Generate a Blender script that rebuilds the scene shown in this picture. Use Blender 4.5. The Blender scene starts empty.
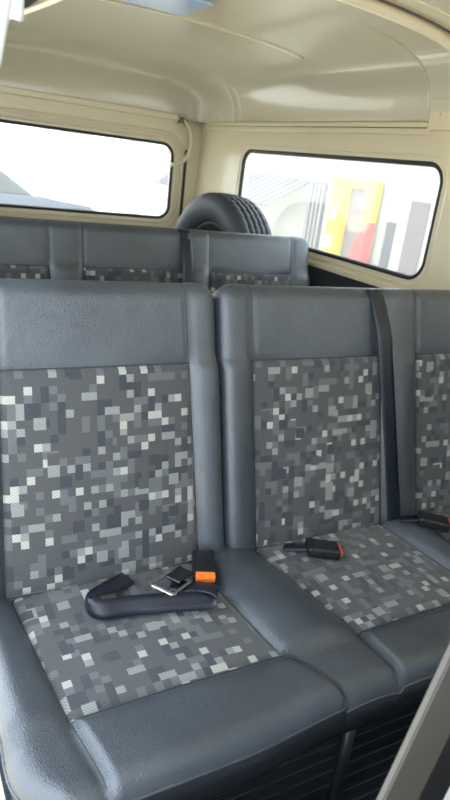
import bpy, bmesh, math, random
from mathutils import Vector, Matrix, Quaternion
random.seed(4)
PI = math.pi
SC = bpy.context.scene
COL = SC.collection

# ------------------------------------------------------------------ camera
cam_d = bpy.data.cameras.new('camera')
cam = bpy.data.objects.new('camera', cam_d); COL.objects.link(cam)
vx = Vector((1175, 85, -634)).normalized()
vy = Vector((-365, 278, -634)); vz = vx.cross(vy).normalized(); vy = vz.cross(vx).normalized()
Rm = Matrix((vx, vy, vz))                     # camera -> world
cam.matrix_world = Matrix.Translation((0, 0, 1.33)) @ Rm.to_4x4()
cam_d.sensor_fit = 'VERTICAL'; cam_d.sensor_height = 36; cam_d.lens = 36 * 634 / 800
cam_d.clip_start = .02; cam_d.clip_end = 200
cam_d.dof.use_dof = True; cam_d.dof.focus_distance = 1.45; cam_d.dof.aperture_fstop = 5.0
SC.camera = cam

# ------------------------------------------------------------------ light
W = bpy.data.worlds.new('world'); SC.world = W; W.use_nodes = True
nt = W.node_tree; nt.nodes.clear()
wo = nt.nodes.new('ShaderNodeOutputWorld'); bg = nt.nodes.new('ShaderNodeBackground')
bg.inputs['Color'].default_value = (.76, .88, 1, 1); bg.inputs['Strength'].default_value = 3.0
nt.links.new(bg.outputs[0], wo.inputs[0])
sd = bpy.data.lights.new('sun', 'SUN'); sd.energy = 3.5; sd.color = (1, .93, .82); sd.angle = .02
sun = bpy.data.objects.new('sun', sd); COL.objects.link(sun)
sun.rotation_euler = Vector((0, math.cos(math.radians(58)), -math.sin(math.radians(58)))).to_track_quat('-Z', 'Y').to_euler()
vs = SC.view_settings; vs.view_transform = 'Standard'; vs.look = 'None'; vs.gamma = 1; vs.use_curve_mapping = False
vs.exposure = 0.95

# ------------------------------------------------------------------ materials
def newmat(name):
    m = bpy.data.materials.new(name); m.use_nodes = True
    return m, m.node_tree, m.node_tree.nodes['Principled BSDF']
def mat(name, col, rough=.5, metal=0, noise=0, nscale=8, bump=0, bscale=200, spec=.5, coat=0):
    m, t, b = newmat(name)
    b.inputs['Base Color'].default_value = (*col, 1); b.inputs['Roughness'].default_value = rough
    b.inputs['Metallic'].default_value = metal; b.inputs['Specular IOR Level'].default_value = spec
    b.inputs['Coat Weight'].default_value = coat
    tc = t.nodes.new('ShaderNodeTexCoord')
    if noise:
        n = t.nodes.new('ShaderNodeTexNoise'); n.inputs['Scale'].default_value = nscale; n.inputs['Detail'].default_value = 4
        t.links.new(tc.outputs['Object'], n.inputs['Vector'])
        mx = t.nodes.new('ShaderNodeMix'); mx.data_type = 'RGBA'
        mx.inputs[6].default_value = (*[c * (1 - noise) for c in col], 1)
        mx.inputs[7].default_value = (*[min(1, c * (1 + noise)) for c in col], 1)
        t.links.new(n.outputs['Fac'], mx.inputs[0]); t.links.new(mx.outputs[2], b.inputs['Base Color'])
    if bump:
        n = t.nodes.new('ShaderNodeTexNoise'); n.inputs['Scale'].default_value = bscale; n.inputs['Detail'].default_value = 3
        t.links.new(tc.outputs['Object'], n.inputs['Vector'])
        bp = t.nodes.new('ShaderNodeBump'); bp.inputs['Strength'].default_value = bump; bp.inputs['Distance'].default_value = .002
        t.links.new(n.outputs['Fac'], bp.inputs['Height']); t.links.new(bp.outputs[0], b.inputs['Normal'])
    return m

def leather_mat():
    m, t, b = newmat('grained_vinyl')
    tc = t.nodes.new('ShaderNodeTexCoord')
    v = t.nodes.new('ShaderNodeTexVoronoi'); v.feature = 'DISTANCE_TO_EDGE'; v.inputs['Scale'].default_value = 240
    n = t.nodes.new('ShaderNodeTexNoise'); n.inputs['Scale'].default_value = 14; n.inputs['Detail'].default_value = 5
    n2 = t.nodes.new('ShaderNodeTexNoise'); n2.inputs['Scale'].default_value = 5; n2.inputs['Detail'].default_value = 3
    for q in (v, n, n2): t.links.new(tc.outputs['Object'], q.inputs['Vector'])
    b1 = t.nodes.new('ShaderNodeBump'); b1.inputs['Strength'].default_value = .5; b1.inputs['Distance'].default_value = .0022
    b2 = t.nodes.new('ShaderNodeBump'); b2.inputs['Strength'].default_value = .3; b2.inputs['Distance'].default_value = .010
    t.links.new(v.outputs['Distance'], b1.inputs['Height']); t.links.new(n.outputs['Fac'], b2.inputs['Height'])
    t.links.new(b2.outputs[0], b1.inputs['Normal']); t.links.new(b1.outputs[0], b.inputs['Normal'])
    r = t.nodes.new('ShaderNodeValToRGB'); r.color_ramp.elements[0].color = (.034, .042, .052, 1); r.color_ramp.elements[1].color = (.060, .070, .082, 1)
    r.color_ramp.elements[0].position = .3; r.color_ramp.elements[1].position = .7
    t.links.new(n2.outputs['Fac'], r.inputs[0]); t.links.new(r.outputs[0], b.inputs['Base Color'])
    b.inputs['Roughness'].default_value = .33; b.inputs['Specular IOR Level'].default_value = .85
    return m

def fabric_mat():
    m, t, b = newmat('mosaic_fabric')
    L = t.links
    uv = t.nodes.new('ShaderNodeUVMap'); uv.uv_map = 'UVMap'
    def cell(sx, sy, ox, oy, seed):
        mp = t.nodes.new('ShaderNodeMapping'); mp.inputs['Scale'].default_value = (1 / sx, 1 / sy, 1); mp.inputs['Location'].default_value = (ox, oy, 0)
        L.new(uv.outputs[0], mp.inputs[0])
        fl = t.nodes.new('ShaderNodeVectorMath'); fl.operation = 'FLOOR'; L.new(mp.outputs[0], fl.inputs[0])
        ad = t.nodes.new('ShaderNodeVectorMath'); ad.operation = 'ADD'; ad.inputs[1].default_value = (.5, .5, seed); L.new(fl.outputs[0], ad.inputs[0])
        w = t.nodes.new('ShaderNodeTexWhiteNoise'); w.noise_dimensions = '3D'; L.new(ad.outputs[0], w.inputs['Vector'])
        return w.outputs['Value']
    base = (.056, .057, .059, 1); mid = (.098, .101, .105, 1); dark = (.030, .033, .042, 1); lite = (.205, .207, .20, 1); cream = (.35, .345, .31, 1)
    def ramp(src, stops):
        r = t.nodes.new('ShaderNodeValToRGB'); r.color_ramp.interpolation = 'CONSTANT'
        e = r.color_ramp.elements
        e[0].position = 0; e[0].color = stops[0][1]; e[1].position = stops[1][0]; e[1].color = stops[1][1]
        for p, c in stops[2:]:
            q = e.new(p); q.color = c
        L.new(src, r.inputs[0]); return r.outputs[0]
    s = .0165
    cur = ramp(cell(s, s, 0, 0, 1.5), [(0, base), (.62, mid), (.74, dark), (.82, lite), (.91, cream)])
    def over(cur, src, thr, stops):
        gt = t.nodes.new('ShaderNodeMath'); gt.operation = 'GREATER_THAN'; gt.inputs[1].default_value = thr; L.new(src, gt.inputs[0])
        mx = t.nodes.new('ShaderNodeMix'); mx.data_type = 'RGBA'; L.new(gt.outputs[0], mx.inputs[0]); L.new(cur, mx.inputs[6]); L.new(ramp(src, stops), mx.inputs[7])
        return mx.outputs[2]
    cur = over(cur, cell(s * 2, s, .5, 0, 7.5), .72, [(0, base), (.84, dark), (.88, mid), (.96, lite)])
    cur = over(cur, cell(s, s * 2, 0, .5, 3.5), .84, [(0, base), (.90, dark), (.95, mid)])
    cur = over(cur, cell(s * 1.5, s * 1.5, .3, .2, 13.5), .93, [(0, base), (.95, dark), (.975, lite)])
    # woven ribs
    wv = t.nodes.new('ShaderNodeTexWave'); wv.bands_direction = 'DIAGONAL'; wv.inputs['Scale'].default_value = 90; wv.inputs['Distortion'].default_value = .3
    L.new(uv.outputs[0], wv.inputs['Vector'])
    mr = t.nodes.new('ShaderNodeMapRange'); mr.inputs[3].default_value = .80; mr.inputs[4].default_value = 1.18; L.new(wv.outputs['Fac'], mr.inputs[0])
    mu = t.nodes.new('ShaderNodeVectorMath'); mu.operation = 'SCALE'; L.new(cur, mu.inputs[0]); L.new(mr.outputs[0], mu.inputs['Scale'])
    L.new(mu.outputs[0], b.inputs['Base Color'])
    bp = t.nodes.new('ShaderNodeBump'); bp.inputs['Strength'].default_value = .3; bp.inputs['Distance'].default_value = .001
    L.new(wv.outputs['Fac'], bp.inputs['Height']); L.new(bp.outputs[0], b.inputs['Normal'])
    b.inputs['Roughness'].default_value = .8; b.inputs['Sheen Weight'].default_value = .3
    return m

def glass_mat():
    m = bpy.data.materials.new('hazed_glass'); m.use_nodes = True; t = m.node_tree; t.nodes.clear()
    o = t.nodes.new('ShaderNodeOutputMaterial'); tr = t.nodes.new('ShaderNodeBsdfTransparent'); tr.inputs[0].default_value = (.95, .97, .96, 1)
    gl = t.nodes.new('ShaderNodeBsdfGlossy'); gl.inputs['Roughness'].default_value = .03
    df = t.nodes.new('ShaderNodeBsdfTranslucent'); df.inputs[0].default_value = (.9, .88, .84, 1)  # milky haze mixed in to wash out the bright view outside
    fr = t.nodes.new('ShaderNodeLayerWeight'); fr.inputs[0].default_value = .12
    a = t.nodes.new('ShaderNodeMixShader'); a.inputs[0].default_value = .06
    c = t.nodes.new('ShaderNodeMixShader')
    t.links.new(tr.outputs[0], a.inputs[1]); t.links.new(df.outputs[0], a.inputs[2])
    t.links.new(fr.outputs['Fresnel'], c.inputs[0]) if False else c.inputs[0].__setattr__('default_value', .05); t.links.new(a.outputs[0], c.inputs[1]); t.links.new(gl.outputs[0], c.inputs[2])
    t.links.new(c.outputs[0], o.inputs[0]); return m

M = dict(
    leather=leather_mat(), fabric=fabric_mat(), glass=glass_mat(),
    cream=mat('cream_paint', (.70, .60, .41), .33, noise=.06, nscale=6, bump=.08, bscale=30, coat=.3),
    roof=mat('glossy_headliner_paint', (.60, .54, .415), .26, noise=.05, nscale=3, coat=.5),
    white=mat('white_paint', (.82, .84, .85), .3, noise=.02, coat=.4),
    skirt=mat('shaded_vinyl', (.007, .009, .013), .5, noise=.1, bump=.2),  # shade below the cushion edge put into the vinyl colour
    seam=mat('dark_stitching', (.03, .034, .04), .6, noise=.1),
    black=mat('black_rubber', (.012, .012, .013), .5, noise=.2, nscale=30),
    lining=mat('black_side_lining', (.02, .022, .026), .6, noise=.2, nscale=20),
    belt=mat('navy_black_webbing', (.009, .012, .022), .32, noise=.15, nscale=60, bump=.3, bscale=500),
    plastic=mat('black_plastic', (.012, .013, .016), .25, noise=.1),
    orange=mat('orange_plastic', (.85, .20, .03), .35, noise=.03),
    red=mat('red_plastic', (.75, .07, .05), .35, noise=.03),
    steel=mat('brushed_steel', (.55, .55, .55), .3, 1, noise=.05),
    tyre=mat('tyre_rubber', (.040, .044, .052), .5, noise=.25, nscale=12, bump=.2, bscale=90),
    rim=mat('dark_wheel_paint', (.10, .095, .09), .4, .3, noise=.2),
    blackmetal=mat('black_painted_steel', (.015, .016, .018), .4, noise=.1),
    mat_rubber=mat('ribbed_rubber', (.010, .014, .020), .5, noise=.2, nscale=10),
    greytrim=mat('grey_edge_vinyl', (.075, .068, .060), .5, noise=.1, nscale=20, bump=.2),
    bluepanel=mat('pale_blue_plastic', (.40, .55, .80), .2, noise=.03),
    string=mat('brown_string', (.12, .07, .045), .8, noise=.3, nscale=80),
    concrete=mat('sunlit_paving', (.62, .58, .50), .85, noise=.12, nscale=1.5),
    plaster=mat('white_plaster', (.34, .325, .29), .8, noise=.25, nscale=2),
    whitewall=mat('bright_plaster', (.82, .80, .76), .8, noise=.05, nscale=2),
    palecol=mat('pale_stone', (.40, .36, .32), .8, noise=.1, nscale=2),
    greydoor=mat('grey_shutter_paint', (.055, .057, .065), .5, noise=.1),
    pinkdoor=mat('faded_wood_paint', (.10, .075, .08), .6, noise=.2, nscale=4),
    yellow=mat('yellow_paint', (.62, .46, .015), .5, noise=.04),
    redpaint=mat('red_paint', (.40, .05, .04), .5, noise=.05),
    palepink=mat('pale_pink_plaster', (.16, .12, .11), .7, noise=.06),
    tile=mat('weathered_roof_sheet', (.085, .08, .10), .6, noise=.25, nscale=3),
    carpaint=mat('blue_grey_car_paint', (.03, .045, .08), .25, .3, noise=.03, coat=1),
    carglass=mat('dark_car_glass', (.03, .04, .05), .08, noise=.1),
)

# ------------------------------------------------------------------ helpers
def link(name, me, m, parent=None, smooth=True):
    o = bpy.data.objects.new(name, me); COL.objects.link(o)
    if m: me.materials.append(m)
    if smooth:
        for p in me.polygons: p.use_smooth = True
    if parent: o.parent = parent
    return o
def obj(name, bm, m, parent=None, smooth=False, recalc=True):
    if recalc: bmesh.ops.recalc_face_normals(bm, faces=bm.faces)
    me = bpy.data.meshes.new(name); bm.to_mesh(me); bm.free()
    return link(name, me, m, parent, smooth)
def tag(o, label, cat, group=None):
    o['label'] = label; o['category'] = cat
    if group: o['group'] = group
    return o
def thing(name, label, cat, loc=(0, 0, 0), group=None):
    o = bpy.data.objects.new(name, None); COL.objects.link(o); o.location = loc; o.empty_display_size = .05
    return tag(o, label, cat, group)
def struct(o): o['kind'] = 'structure'; return o
def at(parent, o):                       # keep world placement of a part under a moved Empty
    o.parent = parent; o.matrix_parent_inverse = Matrix.Translation(parent.location).inverted(); return o
def box(bm, lo, hi, bev=0, seg=2, mtx=None):
    r = bmesh.ops.create_cube(bm, size=1)
    vs_ = r['verts']
    for v in vs_:
        v.co = Vector([lo[i] + (v.co[i] + .5) * (hi[i] - lo[i]) for i in range(3)])
    if bev:
        es = list({e for v in vs_ for e in v.link_edges})
        rb = bmesh.ops.bevel(bm, geom=es, offset=bev, segments=seg, affect='EDGES', profile=.5)
        vs_ = list({v for f in rb['faces'] for v in f.verts} | {v for v in vs_ if v.is_valid})
    if mtx: bmesh.ops.transform(bm, matrix=mtx, verts=vs_)
def frames(pts, closed=False):
    out = []; n = len(pts); up = None
    for i in range(n):
        a = pts[(i - 1) % n] if (closed or i > 0) else pts[i]
        b = pts[(i + 1) % n] if (closed or i < n - 1) else pts[i]
        t = (b - a).normalized()
        if up is None:
            up = Vector((0, 0, 1)) if abs(t.z) < .9 else Vector((1, 0, 0))
        s = t.cross(up).normalized(); up = s.cross(t).normalized()
        out.append((s.copy(), up.copy()))
    return out
def tube(bm, pts, r, n=8, closed=False, rx=None):
    pts = [Vector(p) for p in pts]; fr = frames(pts, closed); rings = []
    for p, (s, u) in zip(pts, fr):
        rings.append([bm.verts.new(p + s * math.cos(2 * PI * k / n) * (rx or r) + u * math.sin(2 * PI * k / n) * r) for k in range(n)])
    m = len(rings)
    for i in range(m if closed else m - 1):
        A, B = rings[i], rings[(i + 1) % m]
        for k in range(n): bm.faces.new((A[k], A[(k + 1) % n], B[(k + 1) % n], B[k]))
    if not closed:
        bm.faces.new(rings[0]); bm.faces.new(rings[-1][::-1])
def smooth_path(pts, n=8):
    pts = [Vector(p) for p in pts]; out = []
    P = [pts[0] * 2 - pts[1]] + pts + [pts[-1] * 2 - pts[-2]]
    for i in range(1, len(P) - 2):
        a, b, c, d = P[i - 1:i + 3]
        for k in range(n):
            t = k / n
            out.append(.5 * ((2 * b) + (c - a) * t + (2 * a - 5 * b + 4 * c - d) * t * t + (3 * b - a - 3 * c + d) * t ** 3))
    out.append(pts[-1]); return out
def ribbon(bm, rows, th=.0018):
    ribbon_(bm, rows, th)
    for e in bm.edges:
        if len(e.link_faces) == 2 and e.calc_face_angle(0) > 1.0: e.smooth = False
def ribbon_(bm, rows, th):
    """rows: list of lists of (point, normal) across the width"""
    T = []; B = []
    for row in rows:
        T.append([bm.verts.new(p + n * th) for p, n in row]); B.append([bm.verts.new(p.copy()) for p, n in row])
    m = len(rows[0])
    for i in range(len(rows) - 1):
        for k in range(m - 1):
            bm.faces.new((T[i][k], T[i][k + 1], T[i + 1][k + 1], T[i + 1][k]))
            bm.faces.new((B[i][k], B[i + 1][k], B[i + 1][k + 1], B[i][k + 1]))
        bm.faces.new((T[i][0], T[i + 1][0], B[i + 1][0], B[i][0])); bm.faces.new((T[i][-1], B[i][-1], B[i + 1][-1], T[i + 1][-1]))
    for i in (0, len(rows) - 1):
        for k in range(m - 1): bm.faces.new((T[i][k], T[i][k + 1], B[i][k + 1], B[i][k]))
def rrect(x0, y0, x1, y1, r, n=8, sh=0):
    """rounded rectangle loop, 4*(n+1) points; starts at the lower-left corner"""
    out = []
    for cx, cy, a0 in ((x0 + r, y0 + r, PI), (x1 - r, y0 + r, 1.5 * PI), (x1 - r, y1 - r, 0), (x0 + r, y1 - r, .5 * PI)):
        for k in range(n + 1):
            a = a0 + k / n * PI / 2; out.append((cx + r * math.cos(a), cy + r * math.sin(a)))
    return out
def holed(bm, outer, hole, mp, depth):
    """wall sheet of real thickness with a rounded opening; mp(u, v, d) -> point, d = depth"""
    x0, y0, x1, y1 = outer; n = len(hole) // 4 - 1
    def ring(loop, d): return [bm.verts.new(mp(u, v, d)) for u, v in loop]
    ol = []
    for q, (cx, cy) in enumerate(((x0, y0), (x1, y0), (x1, y1), (x0, y1))):
        for k in range(n + 1): ol.append((cx, cy))
    # spread the outer points: middle of each corner bunch sits on the corner, the others run beside it
    ol2 = []
    for i, (u, v) in enumerate(hole):
        q, k = divmod(i, n + 1); c = ((x0, y0), (x1, y0), (x1, y1), (x0, y1))[q]; h = n / 2
        f = k / h - 1
        hu, hv = hole[i]
        if q == 0: p = (c[0], c[1] + (hv - c[1]) * -f) if f < 0 else (c[0] + (hu - c[0]) * f, c[1])
        if q == 1: p = (c[0] + (hu - c[0]) * -f, c[1]) if f < 0 else (c[0], c[1] + (hv - c[1]) * f)
        if q == 2: p = (c[0], c[1] + (hv - c[1]) * -f) if f < 0 else (c[0] + (hu - c[0]) * f, c[1])
        if q == 3: p = (c[0] + (hu - c[0]) * -f, c[1]) if f < 0 else (c[0], c[1] + (hv - c[1]) * f)
        ol2.append(p)
    A, B, C_, D = ring(ol2, 0), ring(hole, 0), ring(hole, depth), ring(ol2, depth)
    N = len(hole)
    for X, Y in ((A, B), (B, C_), (C_, D), (D, A)):
        for i in range(N):
            j = (i + 1) % N; bm.faces.new((X[i], X[j], Y[j], Y[i]))
    bmesh.ops.remove_doubles(bm, verts=bm.verts, dist=1e-5)

# ------------------------------------------------------------------ vehicle shell
XL, XR, YR = .10, 1.75, 3.66                    # left side, right side, rear
LEDGE = 1.555
def wall_x(z): return XR                        # right wall plane
# floor
bm = bmesh.new(); box(bm, (XL, -1.5, -.05), (XR + .05, YR + .05, 0)); struct(obj('floor', bm, M['lining']))
bm = bmesh.new()
y = .30
while y < 2.2:
    box(bm, (XL + .06, y, 0.0), (XR - .02, y + .014, .006), .002, 1); y += .028
box(bm, (XL + .05, .28, 0), (XR - .01, 2.22, .0025))
tag(obj('floor_mat', bm, M['mat_rubber']), 'dark ribbed rubber mat on the floor below the front bench', 'floor mat')
# luggage deck over the engine
bm = bmesh.new(); box(bm, (XL, 2.52, 0), (XR, YR, .52)); struct(obj('trim_1', bm, M['lining']))
# right side wall
SW = (1.70, 1.022, 3.13, 1.432)                 # window opening y0 z0 y1 z1
hole = rrect(*SW, .075)
bm = bmesh.new(); holed(bm, (-.2, .93, YR + .05, LEDGE), hole, lambda u, v, d: Vector((XR + d - .0 * v, u, v)), .05)
struct(obj('wall_right', bm, M['cream'])) 
bm = bmesh.new(); box(bm, (XR - .004, -.2, 0), (XR + .05, YR, .966), .003); struct(obj('trim_16', bm, M['lining']))
bm = bmesh.new(); box(bm, (XR - .016, 1.5, .962), (XR + .01, 3.3, .985), .005); struct(obj('trim_2', bm, M['cream']))
w1 = bmesh.new()
G = rrect(SW[0] + .004, SW[1] + .004, SW[2] - .004, SW[3] - .004, .071)
tube(w1, [(XR + .008, u, v) for u, v in G], .011, 8, True)
win = struct(obj('window_1', w1, M['black'], smooth=True))
g = bmesh.new(); vsx = [[g.verts.new((XR + dx, u, v)) for u, v in G] for dx in (.012, .016)]
g.faces.new(vsx[0]); g.faces.new(vsx[1][::-1])
for i in range(len(G)):
    j = (i + 1) % len(G); g.faces.new((vsx[0][i], vsx[0][j], vsx[1][j], vsx[1][i]))
obj('pane', g, M['glass'], win)
f = bmesh.new(); tube(f, [(XR + .002, u, v) for u, v in rrect(SW[0] - .022, SW[1] - .022, SW[2] + .022, SW[3] + .022, .095)], .006, 6, True)
obj('window_frame', f, M['cream'], win, True)
# rear wall with the tailgate window
RW = (.33, 1.0, 1.585, 1.425)
hole = rrect(*RW, .075)
bm = bmesh.new(); holed(bm, (XL - .05, .5, XR + .05, LEDGE + .03), hole, lambda u, v, d: Vector((u, YR + d, v)), .05)
struct(obj('wall_rear', bm, M['cream']))
G = rrect(RW[0] + .004, RW[1] + .004, RW[2] - .004, RW[3] - .004, .071)
f = bmesh.new(); tube(f, [(u, YR + .006, v) for u, v in G], .010, 8, True)
win = struct(obj('window_2', f, M['black'], smooth=True))
g = bmesh.new(); vsx = [[g.verts.new((u, YR + dx, v)) for u, v in G] for dx in (.012, .016)]
g.faces.new(vsx[0]); g.faces.new(vsx[1][::-1])
for i in range(len(G)):
    j = (i + 1) % len(G); g.faces.new((vsx[0][i], vsx[0][j], vsx[1][j], vsx[1][i]))
obj('pane', g, M['glass'], win)
for k, (d, r) in enumerate(((.022, .007), (.040, .006), (.058, .008))):
    f = bmesh.new(); tube(f, [(u, YR - .001, v) for u, v in rrect(RW[0] - d, RW[1] - d, RW[2] + d, RW[3] + d, .075 + d)], r, 6, True)
    obj('window_frame', f, M['cream'], win, True)
f = bmesh.new(); box(f, (1.655, YR - .006, .6), (1.672, YR + .004, 1.40), .002); struct(obj('trim_3', f, M['black']))
# left side wall behind the sliding door, with its own window
LW = (1.75, 1.022, 3.13, 1.432)
hole = rrect(*LW, .075)
bm = bmesh.new(); holed(bm, (1.42, .0, YR + .05, LEDGE), hole, lambda u, v, d: Vector((XL - d, u, v)), .05)
struct(obj('wall_left', bm, M['cream']))
G = rrect(LW[0] + .004, LW[1] + .004, LW[2] - .004, LW[3] - .004, .071)
f = bmesh.new(); tube(f, [(XL - .006, u, v) for u, v in G], .010, 8, True)
win = struct(obj('window_3', f, M['black'], smooth=True))
g = bmesh.new(); vsx = [[g.verts.new((XL - dx, u, v)) for u, v in G] for dx in (.012, .016)]
g.faces.new(vsx[0]); g.faces.new(vsx[1][::-1])
for i in range(len(G)):
    j = (i + 1) % len(G); g.faces.new((vsx[0][i], vsx[0][j], vsx[1][j], vsx[1][i]))
obj('pane', g, M['glass'], win)
# step sill under the door opening
f = bmesh.new(); box(f, (-.06, .35, 0), (.195, 1.42, .325), .02, 3); struct(obj('trim_4', f, M['cream']))

# raised roof: arched dome with coved sides
XC = (XL + XR) / 2
def roof_z(x, y, off=0):
    m = min(1, max(0, (y - 1.805) / .03), max(0, (3.24 - y) / .035)); m = m * m * (3 - 2 * m)
    ax = (XR - XC) + off - (.024 * (1 - m) if x > XC else 0); b = .34 + off; yf = YR - b + off
    sx = abs(x - XC) / ax; sy = max(0, (y - yf) / b)
    s = sx ** 9 + sy ** 3.0
    arch = .262 - .055 * sx * sx
    if s >= 1: return LEDGE
    return LEDGE + arch * (1 - s) ** .42 + off * .5
def spaced(a, b, n, ends=(True, True)):
    out = []
    for i in range(n + 1):
        t = i / n
        if ends[0] and ends[1]: t = .5 - .5 * math.cos(PI * t)
        elif ends[1]: t = math.sin(PI / 2 * t)
        out.append(a + (b - a) * t)
    return out
bm = bmesh.new()
def sheet(off, flip):
    xs = spaced(XL - off, XR + off, 90); ys = [-1.5 + 1.2 * i / 6 for i in range(6)] + [-.3 + .1 * i for i in range(20)] + [1.72 + .01 * i for i in range(20)] + [1.95 + .06 * i for i in range(20)] + [3.16 + .0125 * i for i in range(14)] + spaced(3.335, YR + off, 40, (False, True))
    return [[bm.verts.new((x, y, roof_z(x, y, off))) for x in xs] for y in ys]
S1, S2 = sheet(0, 0), sheet(.03, 1)
for S in (S1, S2):
    for i in range(len(S) - 1):
        for k in range(len(S[0]) - 1):
            bm.faces.new((S[i][k], S[i][k + 1], S[i + 1][k + 1], S[i + 1][k]))
for i in range(len(S1) - 1):
    for k in (0, -1): bm.faces.new((S1[i][k], S1[i + 1][k], S2[i + 1][k], S2[i][k]))
for k in range(len(S1[0]) - 1):
    for i in (0, -1): bm.faces.new((S1[i][k], S1[i][k + 1], S2[i][k + 1], S2[i][k]))
struct(obj('ceiling', bm, M['roof'], smooth=True))
# ceiling rib across the roof
bm = bmesh.new(); pts = [(x, 2.40, roof_z(x, 2.4) - .002) for x in [XL + .12 + 1.45 * i / 40 for i in range(38)]]
tube(bm, pts, .006, 8, rx=.013); struct(obj('trim_5', bm, M['cream'], smooth=True))
# ledge strips along side and rear under the cove
bm = bmesh.new(); box(bm, (XR - .030, 1.80, LEDGE - .012), (XR + .02, 3.56, LEDGE + .004), .003)
box(bm, (XR - .022, 1.80, LEDGE - .035), (XR + .02, 3.58, LEDGE - .014), .003); struct(obj('trim_6', bm, M['cream']))
bm = bmesh.new(); box(bm, (XL, YR - .022, LEDGE - .005), (1.66, YR + .02, LEDGE + .028), .006, 3); struct(obj('trim_7', bm, M['cream']))
# unseen low wall added behind the camera to block low light
bm = bmesh.new(); box(bm, (XL, -.30, 0), (XR, -.26, 1.0), .01); struct(obj('low_light_blocker', bm, M['lining']))
# roof hoop above the pillar
def hoop(y0, y1, dz, x0=XL + .02, dx=.0, n=70, thick=.012):
    bm = bmesh.new(); xs = spaced(x0, XR - .004, n); rows = []
    for y in (y0, y1):
        rows.append([bm.verts.new((x - dx * 0, y, roof_z(x, 1.78) - dz)) for x in xs]); rows.append([bm.verts.new((x, y, roof_z(x, 1.78) - dz + thick)) for x in xs])
    a, a2, b, b2 = rows
    for k in range(n):
        for p, q in ((a, b), (b, b2), (b2, a2), (a2, a)): bm.faces.new((p[k], p[k + 1], q[k + 1], q[k]))
    for k in (0, -1): bm.faces.new((a[k], b[k], b2[k], a2[k]))
    return bm
struct(obj('trim_8', hoop(1.615, 1.80, .006, thick=.03), M['roof'], smooth=False))
bm = bmesh.new(); xs = spaced(XL + .04, XR - .012, 60)
tube(bm, [(x, 1.605, roof_z(x, 1.6) - .017) for x in xs], .017, 12); struct(obj('trim_9', bm, M['cream'], smooth=True))
bm = bmesh.new(); tube(bm, [(x, 1.568, roof_z(x, 1.62) - .010) for x in xs], .0035, 8); struct(obj('trim_10', bm, M['greytrim'], smooth=True))
struct(obj('trim_11', hoop(1.50, 1.595, .004, thick=.02), M['cream']))
# pillar between the windows
bm = bmesh.new()
pr = [(1.50, LEDGE - .02), (1.80, LEDGE - .02), (1.79, LEDGE + .12), (1.785, 1.765), (1.50, 1.79)]
A = [bm.verts.new((XR - .028, a, b)) for a, b in pr]; B = [bm.verts.new((XR + .01, a, b)) for a, b in pr]
bm.faces.new(A); bm.faces.new(B[::-1])
for i in range(5): bm.faces.new((A[i], A[(i + 1) % 5], B[(i + 1) % 5], B[i]))
pil = struct(obj('trim_12', bm, M['cream']))
for (sy, sz) in ((1.745, 1.67), (1.75, 1.585), (1.66, 1.55)):
    bm = bmesh.new(); bmesh.ops.create_uvsphere(bm, u_segments=10, v_segments=6, radius=.006, matrix=Matrix.Translation((XR - .029, sy, sz)) @ Matrix.Diagonal((.5, 1, 1, 1)))
    obj('screw', bm, M['steel'], pil, True)
# pale blue panel in the roof
bm = bmesh.new(); box(bm, (.62, 2.06, 1.797), (.985, 2.30, 1.806), .004)
rl = tag(obj('roof_panel', bm, M['bluepanel']), 'pale blue rectangular roof panel beside the ceiling rib', 'panelling')
# sliding door opening: track, edge strip, pillar
bm = bmesh.new(); box(bm, (XL - .05, .4, 1.535), (.235, 1.35, 1.56), .004); struct(obj('trim_13', bm, M['lining']))
bm = bmesh.new(); tube(bm, smooth_path([(.275, .6, 1.533), (.268, .95, 1.533), (.262, 1.10, 1.533), (.243, 1.28, 1.533), (.225, 1.36, 1.533), (.13, 1.40, 1.533)]), .0045, 8)
struct(obj('trim_14', bm, M['cream'], smooth=True))
bm = bmesh.new(); box(bm, (XL - .05, 1.34, 1.50), (XL + .02, 1.44, LEDGE + .01), .004); box(bm, (.11, .4, 1.552), (.27, 1.36, 1.575), .004)
struct(obj('trim_15', bm, M['lining']))
# white door pillar, close to the camera
bm = bmesh.new(); tube(bm, smooth_path([(.088, .80, .5), (.091, .80, 1.0), (.101, .80, 1.30), (.122, .80, 1.42), (.139, .80, 1.50), (.165, .80, 1.60)]), .016, 12, rx=.02)
dr = struct(obj('door_1', bm, M['white'], smooth=True))
bm = bmesh.new(); tube(bm, [(.162, .86, 1.462), (.163, .86, 1.468), (.164, .86, 1.50), (.166, .86, 1.56)], .008, 10, rx=.010)
obj('door_catch', bm, M['white'], dr, True)

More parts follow.
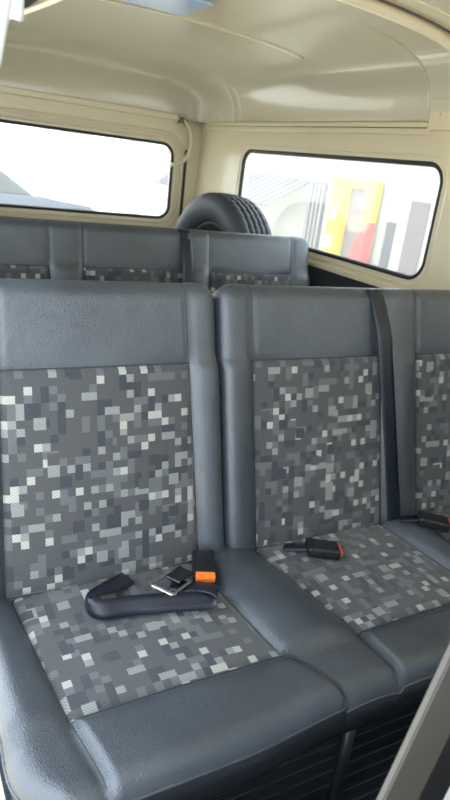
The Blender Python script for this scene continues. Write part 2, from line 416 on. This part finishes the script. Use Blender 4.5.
# ------------------------------------------------------------------ upholstery builder
def lerp(a, b, t): return a + (b - a) * t
def slab(parent, name, edges, b0, b1, pb0, pb1, kinds, pos, thick, r, rc0, rc1, bol=.022, lip=0, step=.0095, topamp=.3, seams=None, skirt=False):
    """edges: functions x(b), first and last are the outer bounds; kinds[i] 'P' panel / 'B' bolster between edges i, i+1
       the fabric lies between pb0..pb1 on second axis; pos(a, b, p) -> point with p the protrusion"""
    nI = len(edges) - 1
    mid = .5 * (b0 + b1)
    def inset(b):
        v = 0
        if rc1 and b > b1 - rc1: t = (b - (b1 - rc1)) / rc1; v = rc1 * (1 - math.sqrt(max(0, 1 - t * t)))
        if rc0 and b < b0 + rc0: t = ((b0 + rc0) - b) / rc0; v = rc0 * (1 - math.sqrt(max(0, 1 - t * t)))
        return v
    def ed(i, b):
        x = edges[i](b)
        if i == 0: x += inset(b)
        if i == nI: x -= inset(b)
        return x
    def prot(a, b):
        E_ = [ed(i, b) for i in range(nI + 1)]
        a = min(max(a, E_[0]), E_[-1])
        d = min(a - E_[0], E_[-1] - a, b1 - b, b - b0); d = max(0, d)
        e = 0
        if d < r: e = -(r - math.sqrt(max(0, r * r - (r - d) ** 2)))
        inz = min(1, max(0, (pb1 - b) / .03 + .5)) * min(1, max(0, (b - pb0) / .03 + .5)); inz = inz * inz * (3 - 2 * inz)
        p = 0
        for i in range(nI):
            if E_[i] <= a <= E_[i + 1]:
                w = E_[i + 1] - E_[i]; s = (a - E_[i]) / max(w, 1e-6)
                if kinds[i] == 'B':
                    if i == 0: s = .5 + .5 * s
                    elif i == nI - 1: s = .5 * s
                    p = bol * math.sin(PI * s) ** .7 * lerp(topamp, 1, inz)
                else:
                    p = .010 * math.sin(PI * s) ** .8 * inz
                    if lip and inz < 1: p += lip * (1 - inz)
                break
        g = 0
        for i in range(1, nI): g = max(g, math.exp(-((a - E_[i]) / .0055) ** 2))
        for i in range(nI):
            if kinds[i] == 'P' and E_[i] <= a <= E_[i + 1]:
                g = max(g, math.exp(-((b - pb1) / .0055) ** 2) if pb1 < b1 - .01 else 0, math.exp(-((b - pb0) / .0055) ** 2) if pb0 > b0 + .01 else 0)
        return p + e - .006 * g * min(1, d / r)
    # columns
    cols = []
    mids = [edges[i](mid) for i in range(nI + 1)]
    for i in range(nI):
        n = max(6, int((mids[i + 1] - mids[i]) / step))
        for k in range(n):
            t = k / n
            if i == 0: t = 1 - math.cos(PI / 2 * t) if False else t ** 1.5
            if i == nI - 1: t = 1 - (1 - t) ** 1.5
            cols.append((i, t))
    cols.append((nI - 1, 1.0))
    rowsb = []
    def seg(a, b, n, e0=False, e1=False):
        for k in range(n):
            t = k / n
            if e0: t = t ** 1.7
            if e1: t = 1 - (1 - t) ** 1.7
            rowsb.append(a + (b - a) * t)
    a0 = b0
    if pb0 > b0 + .01: seg(b0, pb0, max(8, int((pb0 - b0) / step)), e0=True); a0 = pb0
    if pb1 < b1 - .01: seg(a0, pb1, int((pb1 - a0) / step)); seg(pb1, b1, max(10, int((b1 - pb1) / step)), e1=True)
    else: seg(a0, b1, int((b1 - a0) / step), e1=True)
    rowsb.append(b1)
    def col_x(c, b): i, t = c; return lerp(ed(i, b), ed(i + 1, b), t)
    P = [[pos(col_x(c, b), b, prot(col_x(c, b), b)) for c in cols] for b in rowsb]
    UV = [[(col_x(c, b), b) for c in cols] for b in rowsb]
    NR, NC = len(rowsb), len(cols)
    bm = bmesh.new(); fb = {}
    F = [[bm.verts.new(P[i][k]) for k in range(NC)] for i in range(NR)]
    K = [[bm.verts.new(pos(UV[i][k][0], UV[i][k][1], -thick + .012 * (1 - min(1, .0 + 0)))) if (i % 6 == 0 or i == NR - 1) and (k % 6 == 0 or k == NC - 1) else None for k in range(NC)] for i in range(NR)]
    def isfab(i, k):
        c = cols[k]; bmid = .5 * (rowsb[i] + rowsb[i + 1])
        return kinds[c[0]] == 'P' and pb0 < bmid < pb1
    fabs = {}
    for i in range(NR - 1):
        for k in range(NC - 1):
            if isfab(i, k): fabs.setdefault(cols[k][0], []).append((i, k)); 
            else: bm.faces.new((F[i][k], F[i][k + 1], F[i + 1][k + 1], F[i + 1][k]))
    # full border ring to the back
    ring = [(0, k) for k in range(NC)] + [(i, NC - 1) for i in range(1, NR)] + [(NR - 1, k) for k in range(NC - 2, -1, -1)] + [(i, 0) for i in range(NR - 2, 0, -1)]
    back = [bm.verts.new(pos(UV[i][k][0], UV[i][k][1], -thick + .01)) for i, k in ring]
    bx = [sum(UV[i][k][0] for i, k in ring) / len(ring), .5 * (b0 + b1)]
    back2 = [bm.verts.new(pos(lerp(UV[i][k][0], bx[0], .04), lerp(UV[i][k][1], bx[1], .04), -thick)) for i, k in ring]
    N = len(ring)
    for q in range(N):
        q2 = (q + 1) % N; (i, k), (i2, k2) = ring[q], ring[q2]
        if not skirt: bm.faces.new((F[i][k], back[q], back[q2], F[i2][k2]))
        bm.faces.new((back[q], back2[q], back2[q2], back[q2]))
    bm.faces.new(back2)
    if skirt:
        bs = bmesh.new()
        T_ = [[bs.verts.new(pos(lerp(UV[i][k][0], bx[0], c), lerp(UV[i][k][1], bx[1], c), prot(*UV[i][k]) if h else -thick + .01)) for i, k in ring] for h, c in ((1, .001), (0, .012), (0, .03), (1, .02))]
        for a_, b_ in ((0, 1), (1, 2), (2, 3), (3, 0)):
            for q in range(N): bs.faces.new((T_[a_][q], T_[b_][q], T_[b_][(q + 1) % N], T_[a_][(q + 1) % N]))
    for row in K:
        for v in row:
            if v and not v.link_faces: bm.verts.remove(v)
    for v in [v for v in bm.verts if not v.link_faces]: bm.verts.remove(v)
    shell = obj(name, bm, M['leather'], parent, True)
    if skirt:
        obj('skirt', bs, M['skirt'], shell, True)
        bp_ = bmesh.new(); tube(bp_, [F_co for F_co in [pos(*UV[i][k], prot(*UV[i][k]) - .001) for i, k in ring]], .0028, 6, True); obj('piping', bp_, M['leather'], shell, True)
    for i_, cells in fabs.items():
        bm = bmesh.new(); uvl = bm.loops.layers.uv.new('UVMap'); vv = {}
        def gv(i, k):
            if (i, k) not in vv: vv[(i, k)] = bm.verts.new(P[i][k])
            return vv[(i, k)]
        cs = set(cells)
        for (i, k) in cells:
            q = [(i, k), (i, k + 1), (i + 1, k + 1), (i + 1, k)]
            f_ = bm.faces.new([gv(*c) for c in q])
            for l, c in zip(f_.loops, q): l[uvl].uv = UV[c[0]][c[1]]
        dn = {}
        def gd(i, k):
            if (i, k) not in dn: dn[(i, k)] = bm.verts.new(pos(UV[i][k][0], UV[i][k][1], prot(*UV[i][k]) - .012))
            return dn[(i, k)]
        for (i, k) in cells:
            for a, b_, nb in (((i, k), (i, k + 1), (i - 1, k)), ((i, k + 1), (i + 1, k + 1), (i, k + 1)), ((i + 1, k + 1), (i + 1, k), (i + 1, k)), ((i + 1, k), (i, k), (i, k - 1))):
                if nb not in cs: bm.faces.new((gv(*a), gd(*a), gd(*b_), gv(*b_)))
        obj('fabric_panel', bm, M['fabric'], shell, True)
    bm = bmesh.new()
    def path(pts):
        tube(bm, [pos(a, b, prot(a, b) + .0006) for a, b in pts], .0014, 5)
    lo, hi = b0 + .02, b1 - .003
    for i in range(1, nI): path([(ed(i, b), b) for b in [lo + (hi - lo) * t / 60 for t in range(61)]])
    for i in range(nI):
        if kinds[i] == 'P':
            if pb1 < b1 - .01: path([(lerp(ed(i, pb1), ed(i + 1, pb1), t / 30), pb1) for t in range(31)])
            if pb0 > b0 + .01: path([(lerp(ed(i, pb0), ed(i + 1, pb0), t / 30), pb0) for t in range(31)])
    if seams:
        for s_ in seams: path(s_)
    obj('seam', bm, M['seam'], shell, True)
    def surf(a, b, p=0): return pos(a, b, prot(a, b) + p)
    surf.prot = prot
    return shell, surf

def bench(label, group_y, backs, cush, zt, zf, legs, dy=0, ytop=1.27, z0=.412):
    t = thing('bench_seat', label, 'bench seat', (.93, .9 + dy, 0))
    hold = {}
    ky = (ytop - 1.13) / (1.07 - .45)
    def posb(a, b, p): return Vector((a, 1.13 + dy + ky * (b - .45) - p, b + .12 * p - .55 * max(0, -p - .03) * max(0, (b - z0) / (zt - z0) - .5) * 2))
    for name, edges, kinds in backs:
        def mk(x, bot):
            return lambda b: x + bot * (1 - (b - z0) / (zt - z0))
        s, f_ = slab(None, 'backrest', [mk(*e) for e in edges], z0, zt, z0 + .03, zf, kinds, posb, .105, .036, .05, .045)
        at(t, s); hold[name] = f_
    edges, kinds, y0, yp, y1, sm = cush
    def posc(a, b, p):
        u = min(1, max(0, (a - .48) / .27)); u = u * u * (3 - 2 * u)
        return Vector((a, b + dy + .020 * u * max(0, 1 - (b - y0) / .15), .437 + p))
    def mkc(xf, xb, x0=None): return lambda b: xf + (xb - xf) * (b - (yp)) / (1.1 - yp) if b > yp else xf + ((x0 or xf) - xf) * (1 - ((b - y0) / (yp - y0)) ** 1.6)
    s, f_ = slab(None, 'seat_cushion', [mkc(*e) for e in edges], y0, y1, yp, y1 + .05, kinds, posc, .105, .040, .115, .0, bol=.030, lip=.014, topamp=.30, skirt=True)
    at(t, s); hold['cushion'] = f_
    bm = bmesh.new()
    xa, xb = edges[0][0] + .09, edges[-1][0] - .06
    for yy in (y0 + .09 + dy, y1 - .06 + dy): tube(bm, [(xa, yy, .302), (xb, yy, .302)], .013, 10)
    at(t, obj('seat_frame', bm, M['blackmetal'], None, True))
    for lx in legs:
        for yy in (y0 + .09 + dy, y1 - .06 + dy):
            bm = bmesh.new(); tube(bm, [(lx, yy, .303), (lx, yy, .0085)], .014, 10); box(bm, (lx - .03, yy - .03, .007), (lx + .03, yy + .03, .013), .002, 1)
            at(t, obj('leg', bm, M['blackmetal'], None, True))
    return t, hold

# front bench: a single backrest and a double backrest over one long cushion
t1, H1 = bench('large grey vinyl bench seat with mosaic fabric nearest the viewer', 0,
    [('single', [(.118, 0), (.205, -.008), (.606, .038), (.686, .030)], 'BPB'),
     ('double', [(.690, .028), (.777, .030), (1.176, .045), (1.302, .050), (1.655, .05), (1.735, .0)], 'BPBPB')],
    ([(.132, .132), (.240, .212, .262), (.668, .632, .722), (.858, .806, .866), (1.262, 1.225), (1.36, 1.33), (1.66, 1.66), (1.735, 1.735)], 'BPBPBPB', .635, .787, 1.185, None),
    1.081, .907, (.30, .83, 1.30))
t2, H2 = bench('farther grey vinyl bench seat in the row behind, below the windows', 0,
    [('wide', [(.145, 0), (.19, 0), (.545, 0), (.668, 0), (1.075, 0), (1.183, 0), (1.575, 0), (1.672, .01)], 'BPBPBPB')],
    ([(.145, .145), (.20, .20), (.545, .545), (.668, .668), (1.075, 1.075), (1.183, 1.183), (1.575, 1.575), (1.68, 1.68)], 'BPBPBPB', .635, .787, 1.185, None),
    1.092, .935, (.32, 1.5), dy=1.03)

# ------------------------------------------------------------------ shoulder belts lying over the backrests
def over_belt(name, label, f_, xt, xb, zt, zb, group=None):
    rows = []
    nrm = Vector((0, -1, .2)).normalized(); hw = .0235
    # part behind the backrest
    pf = f_(xt, zt - .003)
    for kk, (p_, z_) in enumerate(((-.0, -.20), (-.0, -.08), (0, -.02), (0, 0), (.03, 0), (.05, 0), (.062, 0))):
        n = Vector((0, 1, 0)) if kk < 3 else Vector((0, .45, .9))
        q_ = f_(xt, zt - .0005, -.078 + p_); dd = .004 if kk < 3 else .002
        rows.append([(Vector((xt + hw * s, q_.y + (dd if kk < 4 else 0), q_.z + z_ + dd)), n) for s in (-1, -.5, 0, .5, 1)])
    N = 50
    for i in range(N + 1):
        z = zt - .006 - (zt - .006 - zb) * i / N; t = i / N; x = xt + (xb - xt) * t
        row = []
        u = min(1, max(0, (zt - z) / .13)); u = u * u * (3 - 2 * u)
        for s in (-1, -.5, 0, .5, 1):
            q0 = f_(x, z); base = f_(x, z, -f_.prot(x, z)); top = f_.prot(x, z) if z > zt - .04 else 0
            if z > zt - .04: y = q0.y - .004
            else: y = base.y - (.002 + .023 * u)
            row.append((Vector((x + hw * s, y, z)), nrm))
        rows.append(row)
    bm = bmesh.new(); ribbon(bm, rows)
    return tag(obj(name, bm, M['belt'], None, True), label, 'seat belt', group)
over_belt('seat_belt', 'dark webbing belt hanging over the wide backrest of the front bench', H1['double'], 1.158, 1.242, 1.081, .462)
over_belt('seat_belt', 'dark webbing belt hanging over the backrest of the rear bench', H2['wide'], 1.074, 1.078, 1.092, .60)
over_belt('seat_belt', 'dark webbing belt at the right edge of the front bench backrest', H1['double'], 1.50, 1.57, 1.081, .462)

# ------------------------------------------------------------------ lap belt with orange buckle on the near seat
def cush_z(x, y): return H1['cushion'](x, y).z
t = thing('lap_belt', 'folded dark lap belt with metal latch plate and orange-button buckle on near seat', 'seat belt', (.5, 1.0, .45))
def strap(pts, hw, n=10, wdir=None):
    C_ = smooth_path([p[0] for p in pts], n); Wd = smooth_path([p[1] for p in pts], n); rows = []
    for i, (c, w) in enumerate(zip(C_, Wd)):
        w = w.normalized(); a = C_[max(0, i - 1)]; b = C_[min(len(C_) - 1, i + 1)]; tn = (b - a).normalized(); nn = tn.cross(w).normalized()
        rows.append([(c + w * hw * s - nn * .0004, nn) for s in (-1, -.33, .33, 1)])
    bm = bmesh.new(); ribbon(bm, rows, .0016); return bm
V = Vector
cz = lambda x, y, d=0: V((x, y, max(cush_z(x, y), .437) + d))
pts = [(cz(.455, 1.105, .006), V((.35, -.9, -.1))),
       (cz(.42, 1.085, .012), V((.5, -.9, -.1))),
       (cz(.375, 1.06, .022), V((.75, -.65, .1))),
       (cz(.345, 1.035, .030), V((.25, -.75, .75))),
       (cz(.340, 1.018, .026), V((-.1, .35, .95))),
       (cz(.362, 1.002, .024), V((-.1, .55, .80))),
       (cz(.42, .996, .022), V((0, .65, .75))),
       (cz(.50, .978, .024), V((.05, .75, .65))),
       (cz(.563, .962, .026), V((.1, .75, .65))),
       (cz(.592, .958, .030), V((.25, .85, .4))),
       (cz(.602, .962, .042), V((.55, .8, 0))),
       (cz(.585, .985, .040), V((.7, .75, -.1))),
       (cz(.555, 1.010, .030), V((.65, .78, 0))),
       (cz(.525, 1.035, .024), V((.55, .83, 0)))]
at(t, obj('webbing', strap(pts, .0205), M['belt'], None, True))
ang = math.radians(38)
mt = Matrix.Translation(cz(.522, 1.026, .034)) @ Matrix.Rotation(math.radians(33), 4, 'Z') @ Matrix.Rotation(.10, 4, 'Y')
bm = bmesh.new(); q = rrect(-.036, -.028, .036, .028, .006, 4)
tube(bm, [mt @ V((a, b, 0)) for a, b in q], .0028, 6, True, rx=.0045)
box(bm, (-.036, -.028, -.003), (-.030, .028, .003), .001, 1, mt)
at(t, obj('latch_plate', bm, M['steel'], None, True))
bm = bmesh.new(); box(bm, (.004, -.019, .001), (.062, .019, .009), .003, 2, mt); at(t, obj('latch_cover', bm, M['plastic'], None, False))
def buckle(t, c, az, button, tiltx=0, L=.075):
    m_ = Matrix.Translation(c) @ Matrix.Rotation(az, 4, 'Z') @ Matrix.Rotation(tiltx, 4, 'Y')
    bm = bmesh.new(); box(bm, (-L / 2, -.027, -.012), (L / 2, .027, .014), .006, 3, m_)
    b = at(t, obj('buckle', bm, M['plastic'], None, True))
    bm = bmesh.new(); box(bm, (L / 2 - .004, -.022, -.001), (L / 2 + .004, .022, .0115), .002, 2, m_)
    if button is M['orange']: box(bm, (L / 2 - .014, -.022, .010), (L / 2 + .003, .022, .0155), .002, 2, m_)
    o = obj('release_button', bm, button, None, False); o.parent = b; 
    bm = bmesh.new(); box(bm, (L / 2 - .001, -.021, -.0075), (L / 2 + .0012, .021, -.004), .0005, 1, m_)
    o = obj('slot', bm, M['blackmetal'], None, False); o.parent = b
    return m_
m_ = buckle(t, cz(.622, 1.066, .032), math.radians(-112), M['orange'], .12, .090)
# buckle stems of webbing
def stem(t, a, b, hw=.02):
    a, b = V(a), V(b); d = (b - a).normalized(); w = V((-d.y, d.x, 0)).normalized()
    rows = [[(a.lerp(b, k / 6) + w * hw * s, V((0, 0, 1))) for s in (-1, 0, 1)] for k in range(7)]
    bm = bmesh.new(); ribbon(bm, rows, .003); at(t, obj('webbing', bm, M['belt'], None, True))
stem(t, (.650, 1.112, .47), m_ @ V((-.035, 0, -.002)))
t = thing('belt_buckle', 'black seat belt buckle with red button on the middle seat cushion', 'seat belt buckle', (.93, 1.04, .45))
m_ = buckle(t, cz(.945, 1.045, .020), math.radians(-25), M['red'], .06, .085); stem(t, (.865, 1.10, .452), m_ @ V((-.035, 0, 0)), .016)
t = thing('belt_buckle', 'black seat belt buckle with red button at the right frame edge', 'seat belt buckle', (1.32, 1.04, .45))
m_ = buckle(t, cz(1.325, 1.045, .028), math.radians(-38), M['red'], .06, .085); stem(t, (1.26, 1.105, .462), m_ @ V((-.035, 0, 0)), .016)

# ------------------------------------------------------------------ spare tyre
# spare
t = thing('spare_wheel', 'black spare wheel standing in the rear corner behind the rear bench', 'spare wheel', (1.5, 2.80, .522))
R0, HW = .345, .105
prof = [(.205, .062), (.215, .078), (.235, .088), (.270, .094), (.300, .093), (.322, .086), (.334, .078), (.342, .070)]
tre = []
x = .070
for cx in (.055, .050, .038, .018, .013, -.013, -.018, -.038, -.050, -.055): tre.append(cx)
P2 = prof[:]
P2 += [(.344, .058), (.3445, .046), (.336, .045), (.336, .039), (.346, .038), (.3465, .018), (.337, .017), (.337, .011), (.347, .010)]
P2 += [(a, -b) for a, b in P2[::-1]]
bm = bmesh.new(); NS = 180; rings = []
for k in range(NS):
    a = 2 * PI * k / NS; ring = []
    for (rr, xx) in P2:
        if rr > .338 and k % 4 == (0 if xx > 0 else 2): rr -= .005
        if .315 < rr < .335 and abs(xx) > .075 and k % 5 == 1: rr -= .003
        ring.append(bm.verts.new((xx * 1.12, rr * math.cos(a), rr * math.sin(a))))
    rings.append(ring)
for k in range(NS):
    A, B = rings[k], rings[(k + 1) % NS]
    for i in range(len(P2) - 1): bm.faces.new((A[i], A[i + 1], B[i + 1], B[i]))
    bm.faces.new((A[-1], A[0], B[0], B[-1]))
tm = Matrix.Translation((1.500, 2.80, .525 + R0)) @ Matrix.Rotation(math.radians(7), 4, 'Z') @ Matrix.Rotation(math.radians(2), 4, 'Y')
bmesh.ops.transform(bm, matrix=tm, verts=bm.verts); at(t, obj('tyre', bm, M['tyre'], None, True))
bm = bmesh.new(); rp = [(.212, .070), (.204, .074), (.196, .066), (.190, .040), (.178, .030), (.172, -.01), (.12, -.03), (.09, -.012), (.05, -.010), (.035, -.035), (.0, -.038)]
rp2 = [(a, -b - .02) for a, b in [(.0, .04), (.12, .042), (.19, -.0), (.212, .050)]]
rings = []
for k in range(72):
    a = 2 * PI * k / 72; rings.append([bm.verts.new((-xx, rr * math.cos(a), rr * math.sin(a))) for rr, xx in rp])
for k in range(72):
    A, B = rings[k], rings[(k + 1) % 72]
    for i in range(len(rp) - 1):
        try: bm.faces.new((A[i], A[i + 1], B[i + 1], B[i]))
        except ValueError: pass
bmesh.ops.remove_doubles(bm, verts=bm.verts, dist=1e-5)
geo = bmesh.ops.solidify(bm, geom=bm.faces[:], thickness=.004)
bmesh.ops.transform(bm, matrix=tm, verts=bm.verts); at(t, obj('rim', bm, M['rim'], None, True))

# ------------------------------------------------------------------ hose / cable tied in the rear corner
t = thing('hose', 'cream hose tied with brown string in the rear corner above the spare wheel', 'hose', (1.66, 3.6, 1.5))
bm = bmesh.new(); tube(bm, smooth_path([(1.58, 3.634, 1.556), (1.625, 3.62, 1.545), (1.665, 3.615, 1.49), (1.672, 3.62, 1.42), (1.645, 3.63, 1.345), (1.60, 3.64, 1.318), (1.57, 3.648, 1.31)]), .011, 10)
at(t, obj('hose_tube', bm, M['cream'], None, True))
bm = bmesh.new()
for k in range(5):
    a = k * 1.3
    tube(bm, smooth_path([(1.60 + .02 * math.cos(a + q_), 3.618 + .006 * math.sin(q_ * 2), 1.553 + .014 * math.sin(a * 1.7 + q_ * 1.6)) for q_ in range(4)] + [(1.60 + .04 * math.cos(a), 3.612, 1.555 + .03 * math.sin(a * 2.1))], 4), .0022, 5)
at(t, obj('string', bm, M['string'], None, True))

# ------------------------------------------------------------------ slanted partition at the right foreground
t = thing('partition', 'blurred slanted grey-edged partition panel in the lower right foreground', 'partition', (.40, .345, 0))
def slant(x0, x1, y0, y1, mname, pname, z0=0.0, z1=1.15):
    bm = bmesh.new(); k = .2326; xa = .3144
    q = [(x0, y0), (x1, y0), (x1, y1), (x0, y1)]
    A = [bm.verts.new((xa + k * z0 + a, b, z0)) for a, b in q]; B = [bm.verts.new((xa + k * z1 + a, b, z1)) for a, b in q]
    bm.faces.new(A[::-1]); bm.faces.new(B)
    for i in range(4): bm.faces.new((A[i], A[(i + 1) % 4], B[(i + 1) % 4], B[i]))
    bmesh.ops.bevel(bm, geom=bm.edges[:], offset=.002, segments=2, affect='EDGES')
    at(t, obj(pname, bm, M[mname]))
slant(0, .071, .340, .350, 'greytrim', 'edge_trim')
slant(.070, .130, .341, .349, 'black', 'rubber_seal')
slant(.129, .66, .342, .348, 'white', 'panel')

# ------------------------------------------------------------------ outside
GZ = -.45
bm = bmesh.new(); box(bm, (-30, -20, GZ - .2), (40, 40, GZ)); struct(obj('ground', bm, M['concrete']))
# building to the right, 6 m away
BX = 6.0
t = thing('building', 'white plastered building with grey shutters and low sheet roof outside side window', 'building', (BX, 9, GZ))
def part(n, lo, hi, m, bev=.01): bm = bmesh.new(); box(bm, lo, hi, bev, 1); return at(t, obj(n, bm, M[m]))
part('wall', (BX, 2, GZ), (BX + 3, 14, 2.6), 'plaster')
p = part('shutter', (BX - .03, 8.04, GZ), (BX + .02, 8.47, 1.30), 'greydoor')
for k in range(4):
    bm = bmesh.new(); box(bm, (BX - .05, 8.10 + k * .1, GZ), (BX - .02, 8.115 + k * .1, 1.27), .004, 1); o = obj('slat', bm, M['palecol']); o.parent = p
part('door', (BX - .03, 5.93, GZ), (BX + .02, 6.25, 1.22), 'pinkdoor')
part('door', (BX - .03, 6.46, GZ), (BX + .02, 6.62, .92), 'greydoor')
bm = bmesh.new()
for k in range(22):
    y = 8.6 + k * .2
    box(bm, (BX - .9, y, 1.20), (BX + .1, y + .10, 1.23), .01, 1, None)
box(bm, (BX - .9, 8.5, 1.18), (BX + .1, 13, 1.205), .005, 1)
bmesh.ops.transform(bm, matrix=Matrix.Translation((BX, 0, 1.3)) @ Matrix.Rotation(math.radians(-28), 4, 'Y') @ Matrix.Translation((-BX, 0, -1.2)), verts=bm.verts)
at(t, obj('awning', bm, M['tile']))
# yellow portal
t = thing('doorway_portal', 'yellow portal frame with red corner around a pale doorway outside', 'portal', (BX - .15, 7.25, GZ))
part('post', (BX - .2, 7.42, GZ), (BX - .04, 7.68, 1.40), 'yellow'); part('post', (BX - .2, 6.80, .40), (BX - .04, 6.93, 1.40), 'yellow')
part('lintel', (BX - .2, 6.935, 1.28), (BX - .04, 7.415, 1.40), 'yellow'); part('door', (BX - .06, 6.99, GZ), (BX - .035, 7.41, 1.275), 'palepink')
bm = bmesh.new(); q = [(6.79, GZ), (6.98, GZ), (7.03, .35), (6.99, .62), (6.79, .88)]
A = [bm.verts.new((BX - .21, a, b)) for a, b in q]; B = [bm.verts.new((BX - .06, a, b)) for a, b in q]
bm.faces.new(A); bm.faces.new(B[::-1])
for i in range(5): bm.faces.new((A[i], A[(i + 1) % 5], B[(i + 1) % 5], B[i]))
at(t, obj('red_panel', bm, M['redpaint']))
part('notice', (BX - .212, 7.50, .82), (BX - .198, 7.60, 1.0), 'white', .001); part('notice', (BX - .212, 7.52, .42), (BX - .198, 7.62, .60), 'white', .001)
# building behind the vehicle
t = thing('building', 'pale house across the street seen through the rear window', 'building', (3, 14, GZ))
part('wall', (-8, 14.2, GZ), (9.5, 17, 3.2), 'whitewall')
for x in (3.15, 5.1): part('post', (x, 14.05, GZ), (x + .2, 14.22, 3.0), 'palecol')
part('window', (3.6, 14.15, 1.15), (4.2, 14.22, 1.75), 'palecol')
part('window', (5.7, 14.15, .9), (6.0, 14.22, 1.6), 'palecol')
# car
t = thing('car', 'blue-grey parked car seen through the rear window', 'car', (.4, 9.3, GZ))
def cx(pts, y0, y1, m, n, bev=.05):
    bm = bmesh.new(); A = [bm.verts.new((a, y0, b)) for a, b in pts]; B = [bm.verts.new((a, y1, b)) for a, b in pts]
    bm.faces.new(A); bm.faces.new(B[::-1])
    for i in range(len(pts)): bm.faces.new((A[i], A[(i + 1) % len(pts)], B[(i + 1) % len(pts)], B[i]))
    if bev: bmesh.ops.bevel(bm, geom=bm.edges[:], offset=bev, segments=3, affect='EDGES')
    return at(t, obj(n, bm, M[m], None, False))
cx([(-1.7, -.22), (2.55, -.22), (2.6, .15), (2.45, .36), (1.45, .47), (-1.5, .50), (-1.72, .2)], 8.6, 10.3, 'carpaint', 'body')
cx([(-1.45, .46), (1.42, .44), (.75, .90), (-.9, .93)], 8.72, 10.18, 'carglass', 'cabin_glass', .04)
cx([(-.95, .90), (.72, .88), (.60, .95), (-.85, .97)], 8.74, 10.16, 'carpaint', 'car_roof', .02)
for wx in (-1.0, 1.75):
    for wy in (8.62, 10.08):
        bm = bmesh.new(); bmesh.ops.create_cone(bm, cap_ends=True, segments=28, radius1=.30, radius2=.30, depth=.2, matrix=Matrix.Translation((wx, wy + .1, GZ + .30)) @ Matrix.Rotation(PI / 2, 4, 'X'))
        bmesh.ops.bevel(bm, geom=[e for e in bm.edges if len(e.link_faces) == 2 and e.calc_face_angle(0) > 1], offset=.03, segments=2, affect='EDGES')
        at(t, obj('wheel', bm, M['tyre'], None, True))
t.location = (1.6, 12.6, GZ)
